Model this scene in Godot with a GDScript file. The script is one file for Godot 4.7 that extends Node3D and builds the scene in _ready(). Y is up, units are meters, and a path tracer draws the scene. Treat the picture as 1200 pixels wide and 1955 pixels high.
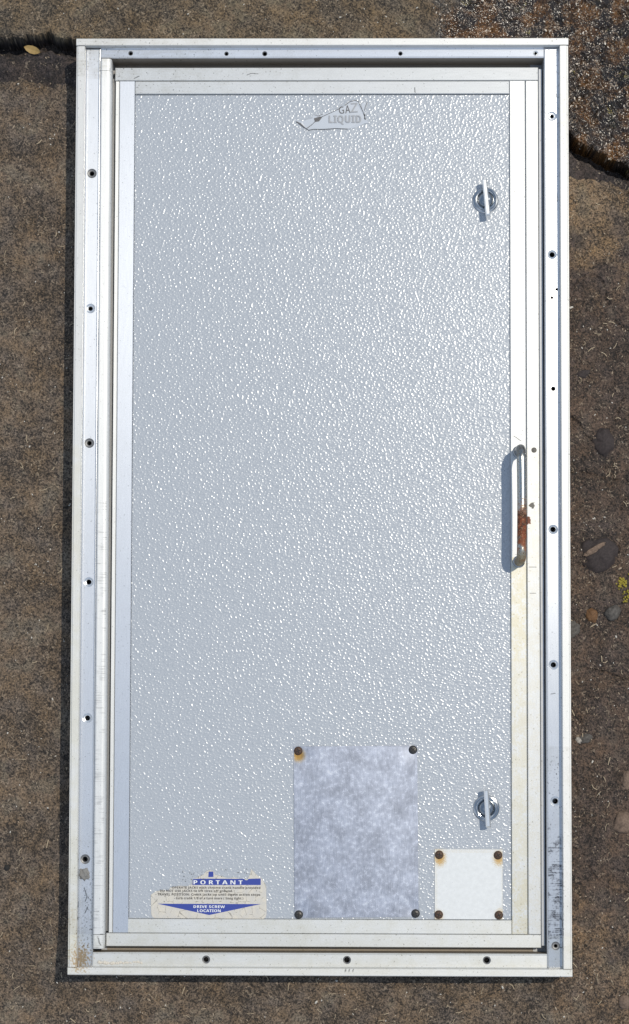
extends Node3D
# An aluminium compartment door in its frame, lying on old cracked concrete in the sun.
# Lengths inside the builders are millimetres (x right, z towards the photographer's feet, y up); MM turns them into metres.

const MM := 0.001
var rng := RandomNumberGenerator.new()
var M := {}


# ---------------------------------------------------------------- mesh helpers
class Shape:
	var v := PackedVector3Array()
	var n := PackedVector3Array()
	var t := PackedVector2Array()
	var ix := PackedInt32Array()
	var u0 := Vector2(-265, -500)      # plan mapping: (x, z) -> uv
	var us := Vector2(530, 1000)

	func vert(p: Vector3, nn: Vector3) -> int:
		v.append(p * 0.001)
		n.append(nn)
		# upright faces would smear a plan mapping, so height slides the lookup
		var slide := p.y if absf(nn.y) < 0.5 else 0.0
		t.append(Vector2((p.x - signf(p.x) * slide * 0.31 - u0.x) / us.x, (p.z - signf(p.z) * slide * 0.37 - u0.y) / us.y))
		return v.size() - 1

	func tri(a: Vector3, b: Vector3, c: Vector3, hint: Vector3) -> void:
		var nn := (c - a).cross(b - a).normalized()
		if nn.dot(hint) < 0.0:
			var s := b
			b = c
			c = s
			nn = -nn
		ix.append_array([vert(a, nn), vert(b, nn), vert(c, nn)])

	func quad(a: Vector3, b: Vector3, c: Vector3, d: Vector3, hint: Vector3) -> void:
		tri(a, b, c, hint)
		tri(a, c, d, hint)

	# triangle with given normals
	func stri(a: Vector3, b: Vector3, c: Vector3, na: Vector3, nb: Vector3, nc: Vector3) -> void:
		var nn := (c - a).cross(b - a)
		if nn.dot(na + nb + nc) < 0.0:
			ix.append_array([vert(a, na), vert(c, nc), vert(b, nb)])
		else:
			ix.append_array([vert(a, na), vert(b, nb), vert(c, nc)])

	func squad(a: Vector3, b: Vector3, c: Vector3, d: Vector3, na: Vector3, nb: Vector3, nc: Vector3, nd: Vector3) -> void:
		stri(a, b, c, na, nb, nc)
		stri(a, c, d, na, nc, nd)

	# a bar with chamfered top edges
	func bar(x0: float, x1: float, z0: float, z1: float, y0: float, y1: float, b: float) -> void:
		var lo := [Vector3(x0, y0, z0), Vector3(x1, y0, z0), Vector3(x1, y0, z1), Vector3(x0, y0, z1)]
		var mid := [Vector3(x0, y1 - b, z0), Vector3(x1, y1 - b, z0), Vector3(x1, y1 - b, z1), Vector3(x0, y1 - b, z1)]
		var top := [Vector3(x0 + b, y1, z0 + b), Vector3(x1 - b, y1, z0 + b), Vector3(x1 - b, y1, z1 - b), Vector3(x0 + b, y1, z1 - b)]
		var out := [Vector3(0, 0, -1), Vector3(1, 0, 0), Vector3(0, 0, 1), Vector3(-1, 0, 0)]
		for k in 4:
			var j := (k + 1) % 4
			quad(lo[k], lo[j], mid[j], mid[k], out[k])
			quad(mid[k], mid[j], top[j], top[k], out[k] + Vector3.UP)
		quad(top[0], top[1], top[2], top[3], Vector3.UP)
		quad(lo[0], lo[1], lo[2], lo[3], Vector3.DOWN)

	# a section [(across, height)] drawn along z (or x), facing up/outward according to `out`
	func sweep(section: Array, at: Callable, s0: float, s1: float, out: Callable, steps := 1) -> void:
		for i in section.size() - 1:
			var a: Vector2 = section[i]
			var b: Vector2 = section[i + 1]
			for k in steps:
				var q0 := lerpf(s0, s1, float(k) / steps)
				var q1 := lerpf(s0, s1, float(k + 1) / steps)
				quad(at.call(a, q0), at.call(b, q0), at.call(b, q1), at.call(a, q1), out.call(a, b))

	# turned shape round a vertical axis; profile [(radius, height)]
	func lathe(profile: Array, c: Vector3, segs: int) -> void:
		for i in profile.size() - 1:
			var a: Vector2 = profile[i]
			var b: Vector2 = profile[i + 1]
			var d := b - a
			if d.length() < 1e-5:
				continue
			var nn := Vector2(-d.y, d.x).normalized() * -1.0   # outward for profiles that run from the rim up to the centre
			for k in segs:
				var p0 := TAU * k / segs
				var p1 := TAU * (k + 1) / segs
				var r0 := Vector3(cos(p0), 0, sin(p0))
				var r1 := Vector3(cos(p1), 0, sin(p1))
				var n0 := r0 * nn.x + Vector3.UP * nn.y
				var n1 := r1 * nn.x + Vector3.UP * nn.y
				squad(c + r0 * a.x + Vector3.UP * a.y, c + r1 * a.x + Vector3.UP * a.y, c + r1 * b.x + Vector3.UP * b.y, c + r0 * b.x + Vector3.UP * b.y, n0, n1, n1, n0)

	func commit() -> ArrayMesh:
		var arrays := []
		arrays.resize(Mesh.ARRAY_MAX)
		arrays[Mesh.ARRAY_VERTEX] = v
		arrays[Mesh.ARRAY_NORMAL] = n
		arrays[Mesh.ARRAY_TEX_UV] = t
		arrays[Mesh.ARRAY_INDEX] = ix
		var m := ArrayMesh.new()
		m.add_surface_from_arrays(Mesh.PRIMITIVE_TRIANGLES, arrays)
		return m


func add_part(called: String, s, mat: Material, parent: Node) -> MeshInstance3D:
	var o := MeshInstance3D.new()
	o.name = called
	o.mesh = s.commit() if s is Shape else s
	o.material_override = mat
	parent.add_child(o, true)
	return o


func tag(o: Node, label: String, category := "", kind := "", group := "") -> void:
	if label: o.set_meta("label", label)
	if category: o.set_meta("category", category)
	if kind: o.set_meta("kind", kind)
	if group: o.set_meta("group", group)


func lin(r: float, g: float, b: float, a := 1.0) -> Color:
	var c := Color(r, g, b).linear_to_srgb()
	c.a = a
	return c


func mat(color: Color, rough: float, metal := 0.0, spec := 0.5) -> StandardMaterial3D:
	var m := StandardMaterial3D.new()
	m.albedo_color = color
	m.roughness = rough
	m.metallic = metal
	m.metallic_specular = spec
	return m


func noise(seed_: int, period: float, kind := FastNoiseLite.TYPE_SIMPLEX_SMOOTH, octaves := 1) -> FastNoiseLite:
	var n := FastNoiseLite.new()
	n.seed = seed_
	n.noise_type = kind
	n.frequency = 1.0 / period
	n.fractal_type = FastNoiseLite.FRACTAL_FBM if octaves > 1 else FastNoiseLite.FRACTAL_NONE
	n.fractal_octaves = octaves
	return n


# noise picture as bytes; `squash` draws it out along one axis
func noise_bytes(n: FastNoiseLite, w: int, h: int, sx := 1, sy := 1) -> PackedByteArray:
	var im := n.get_image(w / sx, h / sy)
	if sx > 1 or sy > 1:
		im.resize(w, h, Image.INTERPOLATE_CUBIC)
	im.convert(Image.FORMAT_L8)
	return im.get_data()


func texture_of(data: PackedByteArray, w: int, h: int, format: int) -> ImageTexture:
	return ImageTexture.create_from_image(Image.create_from_data(w, h, false, format, data))


# ---------------------------------------------------------------- scene
func _ready() -> void:
	rng.seed = 4711
	camera_and_light()
	make_materials()
	make_ground()
	make_stones()
	make_litter()
	make_door()


func cloud_texture() -> ImageTexture:
	# thin broken cloud, even over the whole sky; computed on a sphere so that it has no seam
	var w := 512
	var h := 256
	var n := noise(5, 0.55, FastNoiseLite.TYPE_SIMPLEX_SMOOTH, 5)
	var d := PackedByteArray()
	d.resize(w * h * 4)
	for j in h:
		var th := PI * (j + 0.5) / h
		for i in w:
			var ph := TAU * i / w
			var q := n.get_noise_3d(sin(th) * cos(ph), cos(th) * 1.6, sin(th) * sin(ph))
			var a := smoothstep(-0.08, 0.42, q)
			var k := (j * w + i) * 4
			d[k] = 250
			d[k + 1] = 250
			d[k + 2] = 250
			d[k + 3] = int(a * 255.0)
	return texture_of(d, w, h, Image.FORMAT_RGBA8)


func camera_and_light() -> void:
	var cam := Camera3D.new()
	cam.name = "camera"
	# the photograph is cropped off-centre, so the lens axis meets it below the middle: a shifted frustum 30 degrees high
	cam.set_frustum(0.5358984 * 0.05, Vector2(0.0, 0.060991 * 0.05), 0.05, 50.0)
	cam.position = Vector3(0.01557695, 2.06518004, 0.24387539)
	cam.rotation = Vector3(-1.51660237, 0.20146959, -0.19900502)
	add_child(cam)
	cam.make_current()

	var env := Environment.new()
	var sky_mat := ProceduralSkyMaterial.new()
	sky_mat.sky_top_color = Color(0.64, 0.745, 0.88)
	sky_mat.sky_horizon_color = Color(0.90, 0.92, 0.95)
	sky_mat.sky_curve = 0.2
	sky_mat.ground_bottom_color = Color(0.30, 0.27, 0.24)
	sky_mat.ground_horizon_color = Color(0.55, 0.53, 0.5)
	sky_mat.sky_cover = cloud_texture()
	sky_mat.sky_cover_modulate = Color(1, 1, 1, 0.55)
	var sky := Sky.new()
	sky.sky_material = sky_mat
	env.background_mode = Environment.BG_SKY
	env.sky = sky
	env.background_energy_multiplier = 0.92
	env.tonemap_mode = Environment.TONE_MAPPER_LINEAR
	env.tonemap_exposure = 0.79
	env.sdfgi_enabled = true
	env.ssao_enabled = true
	env.ssil_enabled = true
	var we := WorldEnvironment.new()
	we.name = "environment"
	we.environment = env
	add_child(we)

	var sun := DirectionalLight3D.new()
	sun.name = "sun"
	sun.light_energy = 1.08
	sun.light_color = Color(1.0, 0.965, 0.90)
	sun.light_angular_distance = 0.6
	sun.shadow_enabled = true
	add_child(sun)
	sun.look_at_from_position(Vector3(0.375, 1.0, -0.26), Vector3.ZERO)


# ---------------------------------------------------------------- materials
func wear_texture() -> ImageTexture:
	# grime, stains and scratches on the aluminium, half a millimetre a pixel over the whole door
	var w := 1060
	var h := 2000
	var fine := noise_bytes(noise(11, 3.0), w, h)
	var speck := noise_bytes(noise(12, 6.0, FastNoiseLite.TYPE_SIMPLEX_SMOOTH, 2), w, h)
	var mid := noise_bytes(noise(13, 34.0, FastNoiseLite.TYPE_SIMPLEX_SMOOTH, 3), w, h)
	var big := noise_bytes(noise(14, 190.0, FastNoiseLite.TYPE_SIMPLEX_SMOOTH, 2), w, h)
	var along_z := noise_bytes(noise(15, 2.6), w, h, 1, 20)
	var along_x := noise_bytes(noise(16, 2.6), w, h, 20, 1)
	var d := PackedByteArray()
	d.resize(w * h * 3)
	d.fill(245)
	for j in h:
		var z := j * 0.5 - 500.0
		for i in w:
			var x := i * 0.5 - 265.0
			if absf(x) < 203.0 and absf(z) < 443.0:
				continue
			var k := j * w + i
			var f := fine[k] / 255.0
			var s := speck[k] / 255.0
			var m := mid[k] / 255.0
			var b := big[k] / 255.0
			var lines := (along_x[k] if absf(z) > 459.2 or absf(x) < 203.2 else along_z[k]) / 255.0
			var r := 0.965 + 0.05 * (f - 0.5) + 0.05 * (lines - 0.5)
			var g := r
			var bl := r
			# how dirty this stretch is
			var dirt := 0.16
			var end := absf(z) > 459.2 or (absf(x) < 203.2 and absf(z) > 443.0)
			if end and z < 0.0: dirt = 0.52 - 0.0009 * (x + 265.0)
			elif end: dirt = 0.28
			elif x < -239.0: dirt = 0.18 + maxf(0.0, (z - 330.0) * 0.003)
			elif x > 239.0: dirt = 0.14 + (0.22 if z < -370.0 or z > 260.0 else 0.0)
			elif x > 203.0: dirt = 0.22
			var grime := smoothstep(0.42, 0.85, 0.25 * m + 0.2 * s + 0.2 * b + 0.35 * lines + (dirt - 0.3) * 0.5) * dirt
			r -= grime * 0.20
			g -= grime * 0.215
			bl -= grime * 0.25
			# small dark specks and pits
			if s > 0.89 - dirt * 0.13 and f > 0.52:
				var q := 0.32 + 0.3 * dirt
				r *= 1.0 - q
				g *= 1.0 - q
				bl *= 1.0 - q
			# rust water that ran from the handle down the inner stile
			if x > 202.5 and x < 220.2 and z > 58.0 and z < 459.2:
				var run := smoothstep(0.22, 0.62, 0.55 * m + 0.45 * s) * (0.65 if z > 400.0 or z < 170.0 else 0.45)
				r -= 0.02 * run
				g -= 0.065 * run
				bl -= 0.19 * run
			elif x > 220.0 and x < 236.0 and z > -60.0 and z < 459.2:
				var run2 := smoothstep(0.3, 0.7, 0.5 * m + 0.5 * s) * 0.3
				g -= 0.04 * run2
				bl -= 0.13 * run2
			# yellowed oxide along the foot of the frame
			if end and z > 0.0:
				var old := smoothstep(0.0, 0.9, 0.4 * m + 0.4 * b + 0.2 * s) * 0.24
				r -= 0.03 * old
				g -= 0.06 * old
				bl -= 0.17 * old
			if x < -255.5 and z > -60.0:
				var old2 := smoothstep(0.2, 0.7, 0.5 * m + 0.5 * b) * 0.4
				r -= 0.02 * old2
				g -= 0.04 * old2
				bl -= 0.12 * old2
			# rust in the lower left corner
			var cd := Vector2((x + 252.0) * 0.8, (z - 484.0) * 0.55).length()
			var rust := smoothstep(9.0, 2.0, cd + (0.5 - s) * 14.0)
			if x < -254.0 and z > 400.0 and z < 492.0:
				rust = maxf(rust, 0.35 * smoothstep(0.55, 0.75, 0.6 * s + 0.4 * m + (z - 470.0) * 0.002))
			if rust > 0.0:
				r = lerpf(r, 0.66, rust * 0.55)
				g = lerpf(g, 0.46, rust * 0.55)
				bl = lerpf(bl, 0.26, rust * 0.6)
			# chipped paint and a rust spot beside the handle
			if Vector2((x - 225.8) * 1.1, z - 3.0).length() < 3.0 + 3.0 * (s - 0.5):
				r *= 0.40
				g *= 0.39
				bl *= 0.38
			if Vector2(x - 221.8, (z - 19.0) * 0.6).length() < 2.6 + 2.5 * (s - 0.5):
				r = 0.42
				g = 0.2
				bl = 0.1
			# black rubber scuffs low on the right channel, and some on the left
			var scuff := 0.0
			if x > 240.0 and x < 256.0 and z > 345.0 and z < 474.0:
				scuff = smoothstep(0.46, 0.68, 0.22 * s + 0.42 * m + 0.36 * (along_x[k] / 255.0)) * 0.72 * smoothstep(0.1, 0.45, f)
			elif x > 240.0 and x < 254.0 and z > 270.0 and z < 345.0:
				scuff = 0.45 if s > 0.80 else 0.0
			elif x < -240.0 and x > -252.0 and z > 400.0 and z < 478.0:
				scuff = 0.4 if s > 0.76 else 0.0
			elif x > 241.0 and x < 254.0 and z < -330.0:
				scuff = 0.45 if s > 0.73 and m > 0.45 else 0.0
			elif x < -226.5 and x > -239.5 and z > 0.0:
				scuff = 0.22 * smoothstep(0.58, 0.80, along_x[k] / 255.0 * 0.5 + m * 0.5)
			r *= 1.0 - scuff * 0.75
			g *= 1.0 - scuff * 0.75
			bl *= 1.0 - scuff * 0.73
			d[k * 3] = int(clampf(r, 0.0, 1.0) * 255.0)
			d[k * 3 + 1] = int(clampf(g, 0.0, 1.0) * 255.0)
			d[k * 3 + 2] = int(clampf(bl, 0.0, 1.0) * 255.0)
	# single scratches: [x, z] runs in millimetres
	var runs := [
		[[-82, -466], [-77, -468], [-70, -467]],
		[[247, -246], [247, -237]], [[246, -218], [248, -211], [250, -206]], [[248, -224], [248, -222]],
		[[245, -440], [250, -446], [253, -438]], [[247, -330], [251, -338], [253, -326], [249, -320], [251, -312]],
		[[244, 205], [249, 204]],
		[[-232, 459], [-229, 459]], [[-234, 463], [-233, 468], [-231, 471]],
		[[222, 69], [230, 69]], [[223, 97], [229, 97]], [[206, -72], [214, -66]],
		[[100, -452], [100, -446]], [[-199, -465], [-205, -462]],
		[[-250, 411], [-247, 420], [-249, 426]], [[-246, 431], [-249, 438]], [[26, 497], [27, 494]], [[30, 497], [31, 494]], [[34, 497], [35, 494]],
	]
	for run in runs:
		for q in run.size() - 1:
			var a := Vector2(run[q][0], run[q][1])
			var b2 := Vector2(run[q + 1][0], run[q + 1][1])
			var steps := int(a.distance_to(b2) / 0.3) + 1
			for e in steps:
				var p := a.lerp(b2, float(e) / steps)
				var pi := int((p.x + 265.0) * 2.0 + fine[e % 97] * 0.006)
				var pj := int((p.y + 500.0) * 2.0)
				for dd in [[0, 0], [1, 0]]:
					var kk: int = clampi(pj + dd[1], 0, h - 1) * w + clampi(pi + dd[0], 0, w - 1)
					for c in 3:
						d[kk * 3 + c] = int(d[kk * 3 + c] * 0.74)
	return texture_of(d, w, h, Image.FORMAT_RGB8)


func wide_noise(n: FastNoiseLite, w: int, h: int) -> PackedByteArray:
	var im := n.get_image(w * 5 / 7, h)
	im.resize(w, h, Image.INTERPOLATE_CUBIC)
	im.convert(Image.FORMAT_L8)
	return im.get_data()


func emboss_texture() -> ImageTexture:
	# stucco embossing of the sheet: close, rounded, irregular blisters
	var w := 1024
	var h := 2048
	var a := wide_noise(noise(21, 6.8), w, h)
	var b := wide_noise(noise(22, 10.5), w, h)
	var c := wide_noise(noise(23, 24.0), w, h)
	var d := PackedByteArray()
	d.resize(w * h)
	for k in w * h:
		var p := smoothstep(0.54, 0.90, a[k] / 255.0)
		var q := smoothstep(0.56, 0.95, b[k] / 255.0)
		d[k] = int(clampf(0.55 * p + 0.37 * q + 0.08 * (c[k] / 255.0), 0.0, 1.0) * 255.0)
	return texture_of(d, w, h, Image.FORMAT_L8)


func make_materials() -> void:
	var wear := wear_texture()
	for side in ["upright", "level"]:
		var an := 0.6 if side == "upright" else -0.6
		var paint := mat(lin(0.66, 0.66, 0.645), 0.46, 0.25)
		paint.albedo_texture = wear
		M["rim_" + side] = paint
		var bright := mat(lin(0.66, 0.68, 0.715), 0.27, 0.72) if side == "upright" else mat(lin(0.76, 0.78, 0.82), 0.3, 0.55)
		bright.albedo_texture = wear
		bright.anisotropy_enabled = true
		bright.anisotropy = an
		M["channel_" + side] = bright
		var rail := mat(lin(0.65, 0.66, 0.66), 0.47, 0.3)
		rail.albedo_texture = wear
		rail.anisotropy_enabled = true
		rail.anisotropy = an
		M["rail_" + side] = rail
	var stile := mat(lin(0.62, 0.645, 0.69), 0.27, 0.7)
	stile.albedo_texture = wear
	stile.anisotropy_enabled = true
	stile.anisotropy = 0.6
	M.stile_bright = stile

	var sheet := mat(lin(0.395, 0.42, 0.452), 0.27, 0.12, 0.5)
	sheet.heightmap_enabled = true
	sheet.heightmap_texture = emboss_texture()
	sheet.heightmap_scale = 0.034
	M.sheet = sheet

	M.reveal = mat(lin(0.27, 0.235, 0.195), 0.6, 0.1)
	M.reveal.albedo_texture = wear
	M.reveal_side = mat(lin(0.42, 0.43, 0.45), 0.5, 0.4)
	M.reveal_side.albedo_texture = wear
	M.hole_rim = mat(lin(0.70, 0.71, 0.72), 0.25, 0.8)
	M.hole_dull = mat(lin(0.20, 0.20, 0.20), 0.45, 0.6)
	M.dark = mat(lin(0.015, 0.014, 0.013), 0.8)
	M.chrome = mat(lin(0.44, 0.46, 0.48), 0.12, 1.0)
	M.chrome_bright = mat(lin(0.80, 0.81, 0.81), 0.22, 0.9)
	M.chrome_worn = mat(lin(0.30, 0.32, 0.34), 0.2, 1.0)
	M.screw_dark = mat(lin(0.055, 0.053, 0.052), 0.42, 0.55)
	M.screw_rust = mat(lin(0.075, 0.042, 0.026), 0.6, 0.3)
	M.plate_metal = plate_material()
	M.plate_white = white_plate_material()
	M.sticker = sticker_material()
	M.blue = mat(lin(0.018, 0.042, 0.27), 0.45)
	M.print_white = mat(lin(0.72, 0.73, 0.72), 0.5)
	M.print_black = mat(lin(0.03, 0.028, 0.03), 0.5)
	M.film = mat(lin(0.47, 0.50, 0.545), 0.30)
	M.film_letter = mat(lin(0.30, 0.31, 0.33), 0.5)
	M.film_dirt = mat(lin(0.13, 0.125, 0.125), 0.8)
	M.handle = handle_material()


func plate_material() -> StandardMaterial3D:
	var w := 512
	var h := 704
	var a := noise_bytes(noise(31, 3.0), w, h)
	var b := noise_bytes(noise(32, 26.0, FastNoiseLite.TYPE_SIMPLEX_SMOOTH, 5), w, h)
	var c := noise_bytes(noise(33, 2.4), w, h, 1, 24)
	var e := noise_bytes(noise(34, 130.0, FastNoiseLite.TYPE_SIMPLEX_SMOOTH, 3), w, h)
	var d := PackedByteArray()
	var r := PackedByteArray()
	d.resize(w * h * 3)
	r.resize(w * h)
	for j in h:
		for i in w:
			var k := j * w + i
			var t := 0.80 + 0.10 * (a[k] / 255.0 - 0.5) + 0.13 * (c[k] / 255.0 - 0.5) + 0.07 * (b[k] / 255.0 - 0.5) + 0.16 * (e[k] / 255.0 - 0.5)
			if b[k] > 176 and a[k] > 140: t += 0.12      # pale oxide bloom
			var px := i * 132.0 / w
			var pz := j * 181.0 / h
			var red := 1.0
			var gg := 1.0
			var bb := 1.0
			var rd := Vector2(px - 4.5, pz - 8.5).length() + (0.5 - a[k] / 255.0) * 5.0     # rust below the top left screw
			var rr := smoothstep(9.0, 3.0, rd)
			gg -= 0.24 * rr
			bb -= 0.62 * rr
			d[k * 3] = int(clampf(t * 0.955 * red, 0, 1) * 255.0)
			d[k * 3 + 1] = int(clampf(t * 0.975 * gg, 0, 1) * 255.0)
			d[k * 3 + 2] = int(clampf(t * 1.02 * bb, 0, 1) * 255.0)
			r[k] = int(clampf(0.42 + 0.14 * (b[k] / 255.0 - 0.5) + 0.12 * (a[k] / 255.0 - 0.5), 0, 1) * 255.0)
	# handling scratches
	for q in 150:
		var a0 := Vector2(rng.randf() * w, rng.randf() * h)
		var dir := Vector2.from_angle(rng.randf() * TAU) * rng.randf_range(4.0, 22.0)
		var gain := rng.randf_range(1.05, 1.22)
		for st in 40:
			var pp := a0 + dir * (st / 40.0) + Vector2(0, 0.004 * st * st)
			if pp.x < 0 or pp.y < 0 or pp.x >= w or pp.y >= h: continue
			var kk := (int(pp.y) * w + int(pp.x)) * 3
			for ch in 3: d[kk + ch] = mini(255, int((205 + ch * 4) * gain * 0.95))
	var m := mat(lin(0.56, 0.58, 0.63), 1.0, 0.6)
	m.albedo_texture = texture_of(d, w, h, Image.FORMAT_RGB8)
	m.roughness_texture = texture_of(r, w, h, Image.FORMAT_L8)
	return m


func white_plate_material() -> StandardMaterial3D:
	var w := 288
	var h := 300
	var a := noise_bytes(noise(41, 4.0, FastNoiseLite.TYPE_SIMPLEX_SMOOTH, 2), w, h)
	var b := noise_bytes(noise(42, 26.0, FastNoiseLite.TYPE_SIMPLEX_SMOOTH, 3), w, h)
	var d := PackedByteArray()
	d.resize(w * h * 3)
	var spots := [[5.0, 8.0, 8.0, 0.9], [67.5, 8.0, 7.5, 0.85], [3.5, 70.0, 6.0, 0.5], [69.0, 67.5, 6.0, 0.55]]
	for j in h:
		for i in w:
			var k := j * w + i
			var x := i * 72.5 / w
			var z := j * 75.0 / h
			var s := a[k] / 255.0
			var t := 0.95 + 0.03 * (s - 0.5) + 0.05 * (b[k] / 255.0 - 0.5)
			var rust := 0.0
			for q in spots:
				rust = maxf(rust, q[3] * smoothstep(q[2], q[2] * 0.3, Vector2(x - q[0], (z - q[1]) * 0.75).length() + (0.5 - s) * 8.0))
			var edge := minf(minf(x, 72.5 - x), minf(z, 75.0 - z))
			if edge < 2.5 and s > 0.55: rust = maxf(rust, 0.16)
			if s > 0.85 and b[k] > 150: t *= 0.72
			d[k * 3] = int(clampf(lerpf(t, 0.82, rust), 0, 1) * 255.0)
			d[k * 3 + 1] = int(clampf(lerpf(t, 0.62, rust), 0, 1) * 255.0)
			d[k * 3 + 2] = int(clampf(lerpf(t * 0.99, 0.30, rust), 0, 1) * 255.0)
	var m := mat(lin(0.72, 0.735, 0.75), 0.42)
	m.albedo_texture = texture_of(d, w, h, Image.FORMAT_RGB8)
	return m


func sticker_material() -> StandardMaterial3D:
	# yellowed vinyl with fine dirty crazing
	var w := 512
	var h := 192
	var a := noise_bytes(noise(51, 5.0), w, h)
	var b := noise_bytes(noise(52, 40.0, FastNoiseLite.TYPE_SIMPLEX_SMOOTH, 3), w, h)
	var cell := noise(53, 34.0, FastNoiseLite.TYPE_CELLULAR)
	cell.cellular_return_type = FastNoiseLite.RETURN_DISTANCE2_SUB
	cell.cellular_jitter = 1.0
	var c := noise_bytes(cell, w, h)
	var d := PackedByteArray()
	d.resize(w * h * 3)
	for k in w * h:
		var t := 0.94 + 0.08 * (b[k] / 255.0 - 0.5) + 0.05 * (a[k] / 255.0 - 0.5)
		if c[k] < 9 and b[k] > 120: t *= 0.74
		var y := b[k] / 255.0
		d[k * 3] = int(clampf(t, 0, 1) * 255.0)
		d[k * 3 + 1] = int(clampf(t * (0.985 - 0.02 * y), 0, 1) * 255.0)
		d[k * 3 + 2] = int(clampf(t * (0.965 - 0.06 * y), 0, 1) * 255.0)
	var m := mat(lin(0.62, 0.62, 0.605), 0.5)
	m.albedo_texture = texture_of(d, w, h, Image.FORMAT_RGB8)
	return m


func handle_material() -> StandardMaterial3D:
	# pitted chrome, rusted through along the lower half; v runs along the bar, u round it
	var w := 128
	var h := 640
	var a := noise_bytes(noise(61, 7.0, FastNoiseLite.TYPE_SIMPLEX_SMOOTH, 3), w, h)
	var b := noise_bytes(noise(62, 36.0, FastNoiseLite.TYPE_SIMPLEX_SMOOTH, 2), w, h)
	var d := PackedByteArray()
	var orm := PackedByteArray()
	d.resize(w * h * 3)
	orm.resize(w * h * 3)
	for j in h:
		var v := float(j) / h
		for i in w:
			var k := j * w + i
			var s := a[k] / 255.0
			var q := b[k] / 255.0
			var lower := smoothstep(0.46, 0.60, v + (s - 0.5) * 0.12 + (q - 0.5) * 0.10) * smoothstep(0.84, 0.70, v + (q - 0.5) * 0.16)
			var tan_ := smoothstep(0.76, 0.82, v + (s - 0.5) * 0.08)
			var rust := clampf(lower * smoothstep(0.08, 0.34, 0.5 * q + 0.5 * s) + (1.0 if s > 0.74 and v > 0.12 else 0.0) * 0.7, 0, 1)
			var col := Color(0.70, 0.71, 0.70).lerp(Color(0.56, 0.49, 0.36), tan_ * 0.8)
			if v < 0.22: col = col * 0.78
			col = col.lerp(Color(0.47, 0.23, 0.11).lerp(Color(0.22, 0.12, 0.075), smoothstep(0.40, 0.68, 0.6 * q + 0.4 * s)), rust)
			if lower > 0.5 and s > 0.74: col = Color(0.74, 0.60, 0.44)
			d[k * 3] = int(col.r * 255.0)
			d[k * 3 + 1] = int(col.g * 255.0)
			d[k * 3 + 2] = int(col.b * 255.0)
			orm[k * 3] = 255
			orm[k * 3 + 1] = int(lerpf(0.24 + 0.25 * tan_ + 0.2 * absf(s - 0.5), 0.75, rust) * 255.0)
			orm[k * 3 + 2] = int(lerpf(1.0 - 0.4 * tan_, 0.05, rust) * 255.0)
	var m := ORMMaterial3D.new()
	m.albedo_texture = texture_of(d, w, h, Image.FORMAT_RGB8)
	m.orm_texture = texture_of(orm, w, h, Image.FORMAT_RGB8)
	var res: StandardMaterial3D = StandardMaterial3D.new()
	res.albedo_texture = m.albedo_texture
	res.roughness = 1.0
	res.metallic = 1.0
	res.roughness_texture = m.orm_texture
	res.roughness_texture_channel = BaseMaterial3D.TEXTURE_CHANNEL_GREEN
	res.metallic_texture = m.orm_texture
	res.metallic_texture_channel = BaseMaterial3D.TEXTURE_CHANNEL_BLUE
	return res


# ---------------------------------------------------------------- ground
var nb := noise(71, 160.0, FastNoiseLite.TYPE_SIMPLEX_SMOOTH, 2)
var nm := noise(72, 32.0, FastNoiseLite.TYPE_SIMPLEX_SMOOTH, 2)
var nf := noise(73, 7.0, FastNoiseLite.TYPE_SIMPLEX_SMOOTH, 2)
var ne := noise(74, 22.0, FastNoiseLite.TYPE_SIMPLEX_SMOOTH, 3)
var np := noise(75, 46.0, FastNoiseLite.TYPE_SIMPLEX_SMOOTH, 2)
var ncrack := noise(76, 150.0, FastNoiseLite.TYPE_SIMPLEX_SMOOTH, 2)


func polyline(x: float, pts: Array) -> float:
	for k in pts.size() - 1:
		if x < pts[k + 1][0] or k == pts.size() - 2:
			return lerpf(pts[k][1], pts[k + 1][1], clampf((x - pts[k][0]) / (pts[k + 1][0] - pts[k][0]), 0.0, 1.0))
	return 0.0


func joint_upper(x: float) -> float:   # where the far slab ends
	return polyline(x, [[-420, -515], [-323, -514], [-303, -519], [-286, -513], [-271, -511], [271, -406], [296, -388], [336, -369], [420, -366]]) + ne.get_noise_2d(x, 900.0) * 5.0 - 4.0


func joint_lower(x: float) -> float:   # where the near slab begins
	return polyline(x, [[-420, -467], [-320, -467], [-285, -461], [271, -359], [336, -349], [420, -348]]) + ne.get_noise_2d(x, 2300.0) * 7.0 - 4.0


func wet(x: float, z: float) -> float:   # wet, gritty, mossy end of the far slab
	if z > joint_upper(x) + 4.0:
		return 0.0
	return smoothstep(112.0, 150.0, x + 0.25 * (z + 555.0) * -0.6 + np.get_noise_2d(x, z) * 26.0)


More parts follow.
